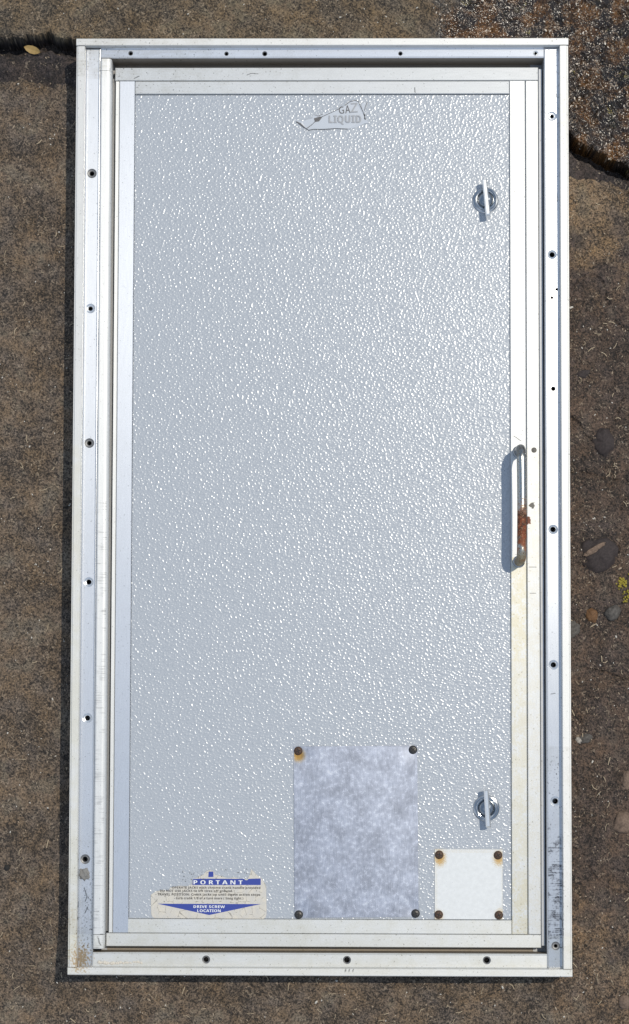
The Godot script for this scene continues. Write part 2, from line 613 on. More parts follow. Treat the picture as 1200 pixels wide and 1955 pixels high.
func ground_height(x: float, z: float) -> float:
	var right := smoothstep(235.0, 275.0, x)
	var fine := nf.get_noise_2d(x, z)
	var mid := nm.get_noise_2d(x, z)
	var y := nb.get_noise_2d(x, z) * 1.0 + mid * (0.9 + 1.3 * right) + fine * (0.45 + 0.55 * right)
	var up := joint_upper(x)
	var lo := joint_lower(x)
	if z > up - 6.0 and z < lo + 8.0:
		var a := z - up
		var b := lo - z
		var in_ := smoothstep(-1.0, 3.0, a) * smoothstep(-4.0, 5.0, b)
		var soil := -8.5 + mid * 4.0 + fine * 1.4
		var cleft := smoothstep(-1.0, 2.0, a) * (1.0 - smoothstep(10.0, 17.0, a))
		y = lerpf(y, soil, in_) - cleft * 22.0
		y -= smoothstep(-6.0, 0.0, a) * (1.0 - in_) * (1.5 + 3.0 * absf(fine))
	var w := wet(x, z)
	if w > 0.0:
		y += w * (nf.get_noise_2d(x * 1.9 + 70.0, z * 1.9) * 2.2 + mid * 2.6 - 0.8)
	# hairline cracks in the weathered right-hand concrete
	if right > 0.0 and z > lo:
		var c := absf(ncrack.get_noise_2d(x, z * 0.8))
		if c < 0.022 and mid > -0.25:
			y -= (1.0 - c / 0.022) * 3.5
	# the slab falls away a little to the left and towards the foot
	y -= 3.5 * smoothstep(-230.0, -300.0, x) + 13.0 * smoothstep(440.0, 512.0, z) * (1.0 - 0.75 * smoothstep(200.0, 262.0, x))
	if absf(x) < 268.0 and absf(z) < 502.0:
		y = minf(y, 0.3)
	return y


func make_ground() -> void:
	var x0 := -396.0
	var z0 := -598.0
	var w := 1248
	var h := 1920
	var px := 0.625
	var f1 := noise_bytes(noise(81, 3.1), w, h)
	var f2 := noise_bytes(noise(82, 6.5, FastNoiseLite.TYPE_SIMPLEX_SMOOTH, 3), w, h)
	var f3 := noise_bytes(noise(83, 22.0, FastNoiseLite.TYPE_SIMPLEX_SMOOTH, 3), w, h)
	var f4 := noise_bytes(noise(84, 130.0, FastNoiseLite.TYPE_SIMPLEX_SMOOTH, 3), w, h)
	var f5 := noise_bytes(noise(85, 60.0, FastNoiseLite.TYPE_SIMPLEX_SMOOTH, 3), w, h)
	var gr := noise(86, 7.0, FastNoiseLite.TYPE_CELLULAR)
	gr.cellular_return_type = FastNoiseLite.RETURN_CELL_VALUE
	var grain := noise_bytes(gr, w, h)
	var col := PackedByteArray()
	var rough := PackedByteArray()
	var bump := PackedByteArray()
	col.resize(w * h * 3)
	col.fill(90)
	rough.resize(w * h)
	rough.fill(230)
	bump.resize(w * h)
	bump.fill(128)
	var ju := PackedFloat32Array()
	var jl := PackedFloat32Array()
	for i in w:
		ju.append(joint_upper(x0 + i * px))
		jl.append(joint_lower(x0 + i * px))
	for j in h:
		var z := z0 + j * px
		for i in w:
			var x := x0 + i * px
			if absf(x) < 236.0 and absf(z) < 470.0:
				continue
			var k := j * w + i
			var a := f1[k] / 255.0
			var b := f2[k] / 255.0
			var c := f3[k] / 255.0
			var e := f4[k] / 255.0
			var p := f5[k] / 255.0
			var gv := grain[k] / 255.0
			var tone := 0.54 + 1.0 * (b - 0.5) + 0.55 * (c - 0.5) + 0.55 * (e - 0.5) + 0.95 * (a - 0.5)
			# brown concrete: dark, middle and pale mineral tones
			var r := 0.120
			var g := 0.087
			var bl := 0.060
			if z < ju[i]:
				r = 0.122
				g = 0.089
				bl = 0.055
			elif z < jl[i]:
				r = 0.042
				g = 0.030
				bl = 0.026
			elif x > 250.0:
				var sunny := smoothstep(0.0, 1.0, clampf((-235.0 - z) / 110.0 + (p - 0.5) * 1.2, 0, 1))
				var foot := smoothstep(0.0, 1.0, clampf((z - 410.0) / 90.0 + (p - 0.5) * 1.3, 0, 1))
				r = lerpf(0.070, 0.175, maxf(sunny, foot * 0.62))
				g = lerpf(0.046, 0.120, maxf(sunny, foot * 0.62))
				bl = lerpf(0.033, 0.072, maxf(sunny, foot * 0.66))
			var t := clampf(tone, 0.10, 1.4) * 1.62
			r *= t
			g *= t
			bl *= t
			# ochre, purple and olive mottling
			var hue := p - 0.5
			r *= 1.0 + 0.2 * hue
			bl *= 1.0 - 0.4 * hue
			if e > 0.56 and p < 0.45: g *= 1.04
			# pale grains of sand and shell
			var wv := wet(x, z) if (z < ju[i] + 3.0 and x > 90.0) else 0.0
			if gv > 0.90 and b > 0.50 and a > 0.4 and wv < 0.4:
				var q := 0.35 + 0.5 * a
				r = lerpf(r, 0.34, q * 0.6)
				g = lerpf(g, 0.275, q * 0.6)
				bl = lerpf(bl, 0.20, q * 0.6)
			elif gv < 0.10 and b < 0.52:
				r *= 0.5
				g *= 0.5
				bl *= 0.52
			var ro := 0.88
			if wv > 0.0:
				var rusty := smoothstep(0.44, 0.66, p)
				var wr := lerpf(0.028, 0.10, rusty) * t
				var wg := lerpf(0.018, 0.045, rusty) * t
				var wb := lerpf(0.012, 0.012, rusty) * t
				if gv > 0.74 and a > 0.62 and c > 0.44:          # washed light grit
					wr = 0.27 * (0.5 + 0.8 * a)
					wg = 0.205 * (0.5 + 0.8 * a)
					wb = 0.15 * (0.5 + 0.8 * a)
				if p < 0.26 and gv > 0.4: # a little moss
					wr *= 1.0
					wg *= 1.12
					wb *= 0.6
				r = lerpf(r, wr, wv)
				g = lerpf(g, wg, wv)
				bl = lerpf(bl, wb, wv)
				ro = lerpf(0.88, 0.10 + 0.2 * c, wv)
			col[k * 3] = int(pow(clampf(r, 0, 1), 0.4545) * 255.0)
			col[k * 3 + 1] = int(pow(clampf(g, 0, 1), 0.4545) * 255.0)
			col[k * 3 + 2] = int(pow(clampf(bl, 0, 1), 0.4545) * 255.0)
			rough[k] = int(ro * 255.0)
			bump[k] = int(clampf(0.30 * a + 0.40 * b + 0.20 * gv + 0.10 * c, 0, 1) * 255.0)
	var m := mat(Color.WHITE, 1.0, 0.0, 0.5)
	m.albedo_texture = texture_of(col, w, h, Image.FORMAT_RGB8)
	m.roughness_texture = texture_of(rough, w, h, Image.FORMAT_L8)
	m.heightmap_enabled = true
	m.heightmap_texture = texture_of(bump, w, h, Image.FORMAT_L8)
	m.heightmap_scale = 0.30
	M.ground = m

	# height field: close grid where the picture looks, wide cells beyond
	var xs := PackedFloat32Array()
	var zs := PackedFloat32Array()
	for q in [-2200.0, -1400.0, -900.0, -640.0, -500.0, -440.0, -410.0]: xs.append(q)
	var x := -390.0
	while x < 376.0:
		xs.append(x)
		x += 6.0 if absf(x) < 228.0 else 1.5
	for q in [390.0, 420.0, 480.0, 620.0, 900.0, 1400.0, 2200.0]: xs.append(q)
	for q in [-2400.0, -1600.0, -1100.0, -850.0, -720.0, -650.0, -615.0]: zs.append(q)
	var z := -592.0
	while z < 596.0:
		zs.append(z)
		z += 1.6
	for q in [615.0, 650.0, 720.0, 850.0, 1100.0, 1600.0, 2400.0]: zs.append(q)
	var nx := xs.size()
	var nz := zs.size()
	var ys := PackedFloat32Array()
	ys.resize(nx * nz)
	for j in nz:
		for i in nx:
			ys[j * nx + i] = ground_height(xs[i], zs[j])
	var v := PackedVector3Array()
	var nn := PackedVector3Array()
	var t2 := PackedVector2Array()
	v.resize(nx * nz)
	nn.resize(nx * nz)
	t2.resize(nx * nz)
	for j in nz:
		var ja := maxi(j - 1, 0)
		var jb := mini(j + 1, nz - 1)
		for i in nx:
			var ia := maxi(i - 1, 0)
			var ib := mini(i + 1, nx - 1)
			var k := j * nx + i
			v[k] = Vector3(xs[i], ys[k], zs[j]) * MM
			nn[k] = Vector3(-(ys[j * nx + ib] - ys[j * nx + ia]) / (xs[ib] - xs[ia]), 1.0, -(ys[jb * nx + i] - ys[ja * nx + i]) / (zs[jb] - zs[ja])).normalized()
			t2[k] = Vector2((xs[i] - x0) / (w * px), (zs[j] - z0) / (h * px))
	var lists := [PackedInt32Array(), PackedInt32Array(), PackedInt32Array()]
	for i in nx - 1:
		var xm := (xs[i] + xs[i + 1]) * 0.5
		var up := joint_upper(xm) + 1.5
		var lo := joint_lower(xm) - 1.0
		for j in nz - 1:
			var zm := (zs[j] + zs[j + 1]) * 0.5
			var which := 0 if zm < up else (1 if zm < lo else 2)
			var k := j * nx + i
			lists[which].append_array([k, k + 1, k + nx + 1, k, k + nx + 1, k + nx])
	var root := Node3D.new()
	root.name = "ground"
	add_child(root)
	tag(root, "brown weathered concrete and soil that the door lies on", "ground", "structure")
	var called := ["slab", "soil_joint", "slab"]
	for q in 3:
		# keep only the vertices each piece uses
		var remap := PackedInt32Array()
		remap.resize(nx * nz)
		remap.fill(-1)
		var pv := PackedVector3Array()
		var pn := PackedVector3Array()
		var pt := PackedVector2Array()
		var pi := PackedInt32Array()
		for k in lists[q]:
			if remap[k] < 0:
				remap[k] = pv.size()
				pv.append(v[k])
				pn.append(nn[k])
				pt.append(t2[k])
			pi.append(remap[k])
		var arrays := []
		arrays.resize(Mesh.ARRAY_MAX)
		arrays[Mesh.ARRAY_VERTEX] = pv
		arrays[Mesh.ARRAY_NORMAL] = pn
		arrays[Mesh.ARRAY_TEX_UV] = pt
		arrays[Mesh.ARRAY_INDEX] = pi
		var am := ArrayMesh.new()
		am.add_surface_from_arrays(Mesh.PRIMITIVE_TRIANGLES, arrays)
		var o := add_part(called[q], am, m, root)
		o.set_meta("label", ["far concrete slab with a wet gritty end", "sunken dark soil in the joint between the slabs", "near concrete slab under the door"][q])


func stone_mesh(rx: float, ry: float, rz: float, seed_: int, rough := 0.16) -> ArrayMesh:
	var n := noise(seed_, 1.1, FastNoiseLite.TYPE_SIMPLEX_SMOOTH, 3)
	var la := 18
	var lo := 28
	var pts := []
	for i in la + 1:
		var row := []
		var th := PI * i / la
		for j in lo:
			var ph := TAU * j / lo
			var d := Vector3(sin(th) * cos(ph), cos(th), sin(th) * sin(ph))
			var r := 1.0 + rough * 2.0 * n.get_noise_3d(d.x * 1.4, d.y * 1.4, d.z * 1.4)
			row.append(Vector3(d.x * rx, d.y * ry, d.z * rz) * r)
		pts.append(row)
	var st := SurfaceTool.new()
	st.begin(Mesh.PRIMITIVE_TRIANGLES)
	st.set_smooth_group(1)
	for i in la:
		for j in lo:
			var k := (j + 1) % lo
			for p in [pts[i][j], pts[i][k], pts[i + 1][k], pts[i][j], pts[i + 1][k], pts[i + 1][j]]:
				st.add_vertex(p * MM)
	st.index()
	st.generate_normals()
	return st.commit()


func stone_material(c: Color, seed_: int) -> StandardMaterial3D:
	var m := mat(c, 0.8)
	var nt := NoiseTexture2D.new()
	nt.width = 256
	nt.height = 256
	nt.seamless = true
	nt.noise = noise(seed_, 22.0, FastNoiseLite.TYPE_SIMPLEX_SMOOTH, 4)
	var ramp := Gradient.new()
	ramp.set_color(0, Color(0.62, 0.6, 0.58))
	ramp.set_color(1, Color(1, 0.98, 0.95))
	nt.color_ramp = ramp
	m.albedo_texture = nt
	m.uv1_triplanar = true
	m.uv1_scale = Vector3.ONE * 26.0
	return m


func make_stones() -> void:
	var purple := stone_material(lin(0.046, 0.035, 0.036), 101)
	var grey := stone_material(lin(0.12, 0.115, 0.11), 102)
	var tan_ := stone_material(lin(0.24, 0.175, 0.135), 103)
	var rust := stone_material(lin(0.20, 0.105, 0.045), 104)
	# x, z, half sizes, share above ground, turn, material, name, label
	var rows := [
		[285.5, -144.4, 11.0, 5.0, 7.0, 0.3, 0.1, purple, "stone", "smooth dark purple oval stone sunk in the concrete beside the door's upper right edge"],
		[306.7, -69.9, 13.0, 7.0, 16.5, 0.35, 0.2, purple, "stone", "dark purplish egg-shaped stone with cracks round it, level with the top of the handle"],
		[301.5, 53.0, 21.5, 9.0, 20.0, 0.42, 0.5, purple, "stone", "largest dark round stone, split by a tan band, right of the handle's lower end"],
		[315.3, 116.6, 9.5, 8.0, 8.0, 0.6, 0.6, grey, "stone", "small grey speckled stone beside the rusty lump below the yellow moss"],
		[292.7, 119.5, 6.5, 5.0, 8.0, 0.5, 0.0, rust, "rusty_lump", "small rusty orange lump of iron beside the grey stone"],
		[273.0, 135.0, 9.0, 5.0, 10.0, 0.25, 0.0, grey, "stone", "pale grey flat stone half under the door frame"],
		[326.4, 342.5, 12.0, 8.0, 12.0, 0.55, 0.4, tan_, "stone", "tan rock at the right edge, the lower of two"],
		[329.5, 297.0, 6.5, 6.0, 11.0, 0.5, -0.2, tan_, "stone", "narrow pinkish tan rock at the right edge, the upper of two"],
		[326.9, 534.0, 7.0, 6.0, 8.0, 0.5, 0.0, tan_, "stone", "small orange-tan pebble in the lower right corner"],
		[286.0, 252.0, 9.0, 5.0, 5.5, 0.4, 0.15, grey, "stone", "flat grey-brown stone chip near the frame's lower right side"],
		[278.0, 254.0, 3.2, 2.5, 4.0, 0.7, 0.6, stone_material(lin(0.5, 0.48, 0.45), 105), "stone_chip", "white stone chip touching the right edge of the frame"],
		[-338.0, 393.0, 3.4, 3.0, 3.2, 0.6, 0.0, M.dark, "stone_chip", "tiny black chip lying near the left edge of the picture"],
	]
	for k in rows.size():
		var q: Array = rows[k]
		var o := add_part(q[8], stone_mesh(q[2], q[3], q[4], 200 + k, 0.13), q[7], self)
		o.position = Vector3(q[0], ground_height(q[0], q[1]) + q[3] * (q[5] * 1.6 - 1.05), q[1]) * MM
		o.rotation.y = q[6]
		tag(o, q[9], "stone" if q[8] != "rusty_lump" else "iron lump", "", "stones set in the concrete" if q[8] == "stone" else "")
		if k == 2:      # tan mortar still stuck across the largest stone
			var band := add_part("mortar_band", stone_mesh(13.0, 1.6, 3.0, 260, 0.25), tan_, o)
			band.position = Vector3(-3.0, 8.0, -7.0) * MM
			band.rotation.y = 0.05
	# yellow moss
	var moss_m := mat(lin(0.27, 0.22, 0.03), 0.9)
	var s := Shape.new()
	for k in 70:
		var c := Vector3(rng.randfn(0.0, 3.4), 0, rng.randfn(0.0, 3.4))
		if k > 42: c += Vector3(7.0, 0, 13.0)
		c.y = rng.randf_range(0.5, 2.6)
		var r := rng.randf_range(0.7, 1.5)
		var pr := []
		for e in 5:
			var th := PI * 0.5 * e / 4.0
			pr.append(Vector2(cos(th) * r, sin(th) * r * 1.2))
		s.lathe(pr, c, 7)
	var mo := add_part("moss_tuft", s, moss_m, self)
	mo.position = Vector3(325.0, ground_height(325.0, 84.0) - 0.6, 84.0) * MM
	tag(mo, "small bright yellow moss tuft at the right edge below the largest stone", "moss")
	# a yellowed leaf in the crack by the upper left corner
	var lf := Shape.new()
	var rows2 := [[-10.0, 0.4], [-7.0, 3.0], [-2.0, 4.4], [3.0, 4.0], [7.0, 2.4], [10.0, 0.3]]
	for k in rows2.size() - 1:
		for sd in [-1.0, 1.0]:
			var a := Vector3(rows2[k][0], 1.0 + 0.03 * rows2[k][0] * rows2[k][0], 0)
			var b := Vector3(rows2[k + 1][0], 1.0 + 0.03 * rows2[k + 1][0] * rows2[k + 1][0], 0)
			var a2 := a + Vector3(0, 0.9, sd * rows2[k][1])
			var b2 := b + Vector3(0, 0.9, sd * rows2[k + 1][1])
			lf.quad(a, b, b2, a2, Vector3.UP)
	var lm := mat(lin(0.30, 0.20, 0.07), 0.7)
	var leaf := add_part("dead_leaf", lf, lm, self)
	leaf.position = Vector3(-320.0, -11.0, -507.0) * MM
	leaf.rotation = Vector3(0.15, -0.35, 0.1)
	tag(leaf, "curled yellow dead leaf in the dark crack left of the frame's top corner", "leaf")


func make_litter() -> void:
	# loose grit and husks, far too many to count
	var chip := stone_mesh_low()
	var mm := MultiMesh.new()
	mm.transform_format = MultiMesh.TRANSFORM_3D
	mm.use_colors = true
	mm.mesh = chip
	var places := []
	while places.size() < 9000:
		var x := rng.randf_range(-362.0, 346.0)
		var z := rng.randf_range(-566.0, 572.0)
		if absf(x) < 262.0 and absf(z) < 496.0:
			continue
		var keep := 0.45 + 0.9 * nm.get_noise_2d(x * 0.6 + 300.0, z * 0.6)
		if x > 262.0: keep += 0.12
		var w := wet(x, z)
		if w > 0.4: keep += 0.5
		if z > joint_upper(x) and z < joint_lower(x): keep -= 0.25
		if rng.randf() > keep:
			continue
		places.append([x, z, w])
	mm.instance_count = places.size()
	for k in places.size():
		var p: Array = places[k]
		var size := rng.randf_range(0.40, 1.0)
		if rng.randf() < 0.05: size *= 1.7
		var b := Basis.from_euler(Vector3(rng.randf_range(-0.5, 0.5), rng.randf_range(0, TAU), rng.randf_range(-0.5, 0.5)))
		b = b.scaled_local(Vector3(size * rng.randf_range(0.8, 1.9), size * 0.6, size * 0.8))
		mm.set_instance_transform(k, Transform3D(b, Vector3(p[0], ground_height(p[0], p[1]) + size * 0.25, p[1]) * MM))
		var t := rng.randf()
		var c := Color(0.085, 0.062, 0.042).lerp(Color(0.42, 0.33, 0.235), t * t * t)
		if t > 0.96: c = Color(0.55, 0.52, 0.46)
		elif t < 0.12: c = Color(0.035, 0.028, 0.025)
		if p[2] > 0.4 and rng.randf() < 0.36: c = Color(0.70, 0.62, 0.52)
		mm.set_instance_color(k, c)
	var gm := mat(Color.WHITE, 0.6)
	gm.vertex_color_use_as_albedo = true
	var o := MultiMeshInstance3D.new()
	o.name = "grit"
	o.multimesh = mm
	o.material_override = gm
	add_child(o, true)
	tag(o, "loose sand grains and tiny stone chips strewn over the concrete", "grit", "stuff")
	# dry straw and root fibres
	var s := Shape.new()
	for k in 150:
		var x := rng.randf_range(-360.0, -268.0) if rng.randf() < 0.5 else rng.randf_range(268.0, 340.0)
		var z := rng.randf_range(-450.0, 560.0)
		if rng.randf() < 0.25:
			x = rng.randf_range(-350.0, 335.0)
			z = rng.randf_range(506.0, 565.0)
		var dir := Vector3(cos(rng.randf() * TAU), 0, 0)
		dir.z = sqrt(1.0 - dir.x * dir.x) * (1.0 if rng.randf() < 0.5 else -1.0)
		var side := Vector3(-dir.z, 0, dir.x) * rng.randf_range(0.22, 0.5)
		var bend := Vector3(-dir.z, 0, dir.x) * rng.randf_range(-1.4, 1.4)
		var c := Vector3(x, ground_height(x, z) + 0.7, z)
		var ln := rng.randf_range(1.6, 4.5)
		var p0 := c - dir * ln
		var p1 := c + bend + Vector3.UP * 0.5
		var p2 := c + dir * ln
		for q in [[p0, p1], [p1, p2]]:
			s.quad(q[0] - side, q[0] + side, q[1] + side, q[1] - side, Vector3.UP)
			s.quad(q[0] - side, q[1] - side, q[1] + Vector3.DOWN * 0.4, q[0] + Vector3.DOWN * 0.4, -side)
			s.quad(q[0] + side, q[1] + side, q[1] + Vector3.DOWN * 0.4, q[0] + Vector3.DOWN * 0.4, side)
	var straw := add_part("straw_litter", s, mat(lin(0.34, 0.27, 0.18), 0.7), self)
	tag(straw, "scattered bits of dry straw and root fibre on the concrete", "straw", "stuff")


func stone_mesh_low() -> ArrayMesh:
	var s := Shape.new()
	var top := Vector3(0.1, 1, 0)
	var ring := []
	for k in 5:
		var p := TAU * k / 5.0
		ring.append(Vector3(cos(p) * (1.0 + 0.2 * sin(k * 2.7)), 0.1 * sin(k * 1.3), sin(p)))
	for k in 5:
		var a: Vector3 = ring[k]
		var b: Vector3 = ring[(k + 1) % 5]
		s.tri(a, b, top, a + b + Vector3.UP)
		s.tri(a, b, Vector3(0, -1, 0), a + b + Vector3.DOWN)
	return s.commit()


# ---------------------------------------------------------------- the door
# flat strip at height y with round countersunk holes cut through; long axis along z (or x when level)
func pierced_strip(s: Shape, a0: float, a1: float, b0: float, b1: float, y: float, holes: Array, level: bool) -> void:
	var put := func(a: float, b: float) -> Vector3: return Vector3(b, y, a) if level else Vector3(a, y, b)
	holes.sort_custom(func(p, q): return p[1] < q[1])
	var at := b0
	for hole in holes:
		var ca: float = hole[0]
		var cb: float = hole[1]
		var r: float = hole[2]
		var half := r + 1.0
		s.quad(put.call(a0, at), put.call(a1, at), put.call(a1, cb - half), put.call(a0, cb - half), Vector3.UP)
		var segs := 32
		for k in segs:
			var p0 := TAU * k / segs
			var p1 := TAU * (k + 1) / segs
			var q := []
			for p in [p0, p1]:
				var d := Vector2(cos(p), sin(p))
				# where the ray leaves the patch
				var ta := ((a1 - ca) / d.x if d.x > 1e-6 else ((a0 - ca) / d.x if d.x < -1e-6 else 1e9))
				var tb := (half / absf(d.y) if absf(d.y) > 1e-6 else 1e9)
				q.append([put.call(ca + d.x * r, cb + d.y * r), put.call(ca + d.x * minf(ta, tb), cb + d.y * minf(ta, tb))])
			s.quad(q[0][0], q[1][0], q[1][1], q[0][1], Vector3.UP)
			# the corner between two rays that leave by different sides
			var e0: Vector3 = q[0][1]
			var e1: Vector3 = q[1][1]
			if absf(e0.x - e1.x) > 1e-4 and absf(e0.z - e1.z) > 1e-4:
				var cx := e0.x if absf(absf(e0.x - (cb if level else ca)) - (half if level else 0.0)) < 1e-3 else e1.x
				if not level:
					cx = a1 if (e0.x + e1.x) * 0.5 > ca else a0
					var cz := cb + half * signf((e0.z + e1.z) * 0.5 - cb)
					s.tri(e0, e1, Vector3(cx, y, cz), Vector3.UP)
				else:
					var cz2 := a1 if (e0.z + e1.z) * 0.5 > ca else a0
					cx = cb + half * signf((e0.x + e1.x) * 0.5 - cb)
					s.tri(e0, e1, Vector3(cx, y, cz2), Vector3.UP)
		at = cb + half
	s.quad(put.call(a0, at), put.call(a1, at), put.call(a1, b1), put.call(a0, b1), Vector3.UP)


# dimpled, countersunk edge of a screw hole and the shaft below it
func screw_hole(parent: Node, x: float, z: float, r: float, bore: float, y: float, dull: bool) -> void:
	var s := Shape.new()
	var c := Vector3(x, y, z)
	s.lathe([Vector2(r, 0.0), Vector2(r * 0.93, -0.12), Vector2(r * 0.82, -0.5), Vector2(r * 0.70, -0.75), Vector2(bore * 1.35, -0.85), Vector2(bore * 1.15, -0.55), Vector2(bore, -1.6)], c, 32)
	var o := add_part("screw_hole", s, M.hole_dull if dull else M.hole_rim, parent)
	var t := Shape.new()
	var segs := 20
	for k in segs:
		var r0 := Vector3(cos(TAU * k / segs), 0, sin(TAU * k / segs)) * bore
		var r1 := Vector3(cos(TAU * (k + 1) / segs), 0, sin(TAU * (k + 1) / segs)) * bore
		t.quad(c + r0 + Vector3.UP * -1.6, c + r1 + Vector3.UP * -1.6, c + r1 + Vector3.UP * -14.0, c + r0 + Vector3.UP * -14.0, -r0)
	add_part("bore", t, M.dark, o)


func frame_side(door: Node, sign_: float, holes: Array) -> void:
	var fm: Material = M.channel_upright
	var rm: Material = M.rim_upright
	var z0 := -492.2
	var z1 := 493.3
	var at := func(p: Vector2, q: float) -> Vector3: return Vector3(sign_ * (265.0 - p.x), p.y, q)
	var out := func(a: Vector2, b: Vector2) -> Vector3:
		var d := b - a
		return Vector3(sign_ * d.y, d.x, 0)
	var rim := Shape.new()
	rim.sweep([Vector2(0, -8.6), Vector2(0, 32.4), Vector2(0.3, 32.8), Vector2(1.3, 32.8), Vector2(1.5, 33.6), Vector2(2.0, 34), Vector2(8.8, 34), Vector2(9.4, 33.4), Vector2(9.6, 27.2)], at, z0, z1, out)
	var o := add_part("frame_rim", rim, rm, door)
	o.set_meta("label", "whitish raised outer rim along the %s side" % ("left" if sign_ < 0 else "right"))
	var ch := Shape.new()
	ch.sweep([Vector2(9.6, 27.2), Vector2(10.0, 26.5), Vector2(10.8, 26.0)], at, z0, z1, out)
	ch.sweep([Vector2(23.2, 26.0), Vector2(24.0, 26.25), Vector2(24.7, 26.8), Vector2(25.2, 26.7), Vector2(25.5, 26.1)], at, z0, z1, out)
	var rv := Shape.new()
	rv.sweep([Vector2(25.5, 26.1), Vector2(25.5, 4.0), Vector2(38.0, 4.0), Vector2(38.0, -8.6)], at, z0, z1, out)
	add_part("frame_reveal", rv, M.reveal_side, door)
	ch.sweep([Vector2(38.0, -8.6), Vector2(0.0, -8.6)], at, z0, z1, func(_a, _b): return Vector3.DOWN)
	var cuts := []
	for q in holes: cuts.append([q[0], q[1], q[2]])
	var xa := sign_ * 254.2
	var xb := sign_ * 241.8
	pierced_strip(ch, minf(xa, xb), maxf(xa, xb), z0, z1, 26.0, cuts, false)
	var c := add_part("frame_channel", ch, fm, door)
	for q in holes: screw_hole(c, q[0], q[1], q[2], q[3], 26.0, q[4])


func frame_end(door: Node, far: bool, holes: Array) -> void:
	var sg := -1.0 if far else 1.0
	var edge := 501.0 if far else 501.8
	var floor0 := 10.0
	var floor1 := 17.4 if far else 21.2
	var wall := 19.4 if far else 23.2
	var at := func(p: Vector2, q: float) -> Vector3: return Vector3(q, p.y, sg * (edge - p.x))
	var out := func(a: Vector2, b: Vector2) -> Vector3:
		var d := b - a
		return Vector3(0, d.x, sg * d.y)
	var rim := Shape.new()
	var sec := [Vector2(0, -8.6), Vector2(0, 32.6), Vector2(0.3, 33.4), Vector2(0.9, 34), Vector2(7.6, 34), Vector2(8.1, 33.4), Vector2(8.4, 27.0)]
	rim.sweep(sec, at, -265.0, 265.0, out)
	for e in [-265.0, 265.0]:           # sawn ends
		for k in sec.size() - 1:
			rim.tri(at.call(sec[k], e), at.call(sec[k + 1], e), at.call(Vector2(4.0, -8.6), e), Vector3(signf(e), 0, 0))
		rim.tri(at.call(sec[-1], e), at.call(Vector2(8.4, -8.6), e), at.call(Vector2(4.0, -8.6), e), Vector3(signf(e), 0, 0))
	var o := add_part("frame_rim", rim, M.rim_level, door)
	o.set_meta("label", "whitish raised outer rim along the %s" % ("top" if far else "bottom"))
	var ch := Shape.new()
	ch.sweep([Vector2(8.4, 27.0), Vector2(9.0, 26.3), Vector2(floor0, 25.9)], at, -239.3, 239.3, out)
	ch.sweep([Vector2(floor1, 25.9), Vector2(floor1 + 0.8, 26.1), Vector2(floor1 + 1.3, 26.5), Vector2(wall, 26.0)], at, -239.3, 239.3, out)
	var rv := Shape.new()
	rv.sweep([Vector2(wall, 26.0), Vector2(wall, 3.7), Vector2(wall + 12.0, 3.7), Vector2(wall + 12.0, -8.4)], at, -239.3, 239.3, out)
	add_part("frame_reveal", rv, M.reveal, door)
	var cuts := []
	for q in holes: cuts.append([q[1], q[0], q[2]])
	var za := sg * (edge - floor0)
	var zb := sg * (edge - floor1)
	pierced_strip(ch, minf(za, zb), maxf(za, zb), -239.3, 239.3, 25.9, cuts, true)
	var c := add_part("frame_channel", ch, M.channel_level if far else M.rail_level, door)
	for q in holes: screw_hole(c, q[0], q[1], q[2], q[3], 25.9, q[4])


func bar_part(called: String, door: Node, x0: float, x1: float, z0: float, z1: float, y0: float, y1: float, m: Material, b := 0.5) -> MeshInstance3D:
	var s := Shape.new()
	s.bar(x0, x1, z0, z1, y0, y1, b)
	return add_part(called, s, m, door)


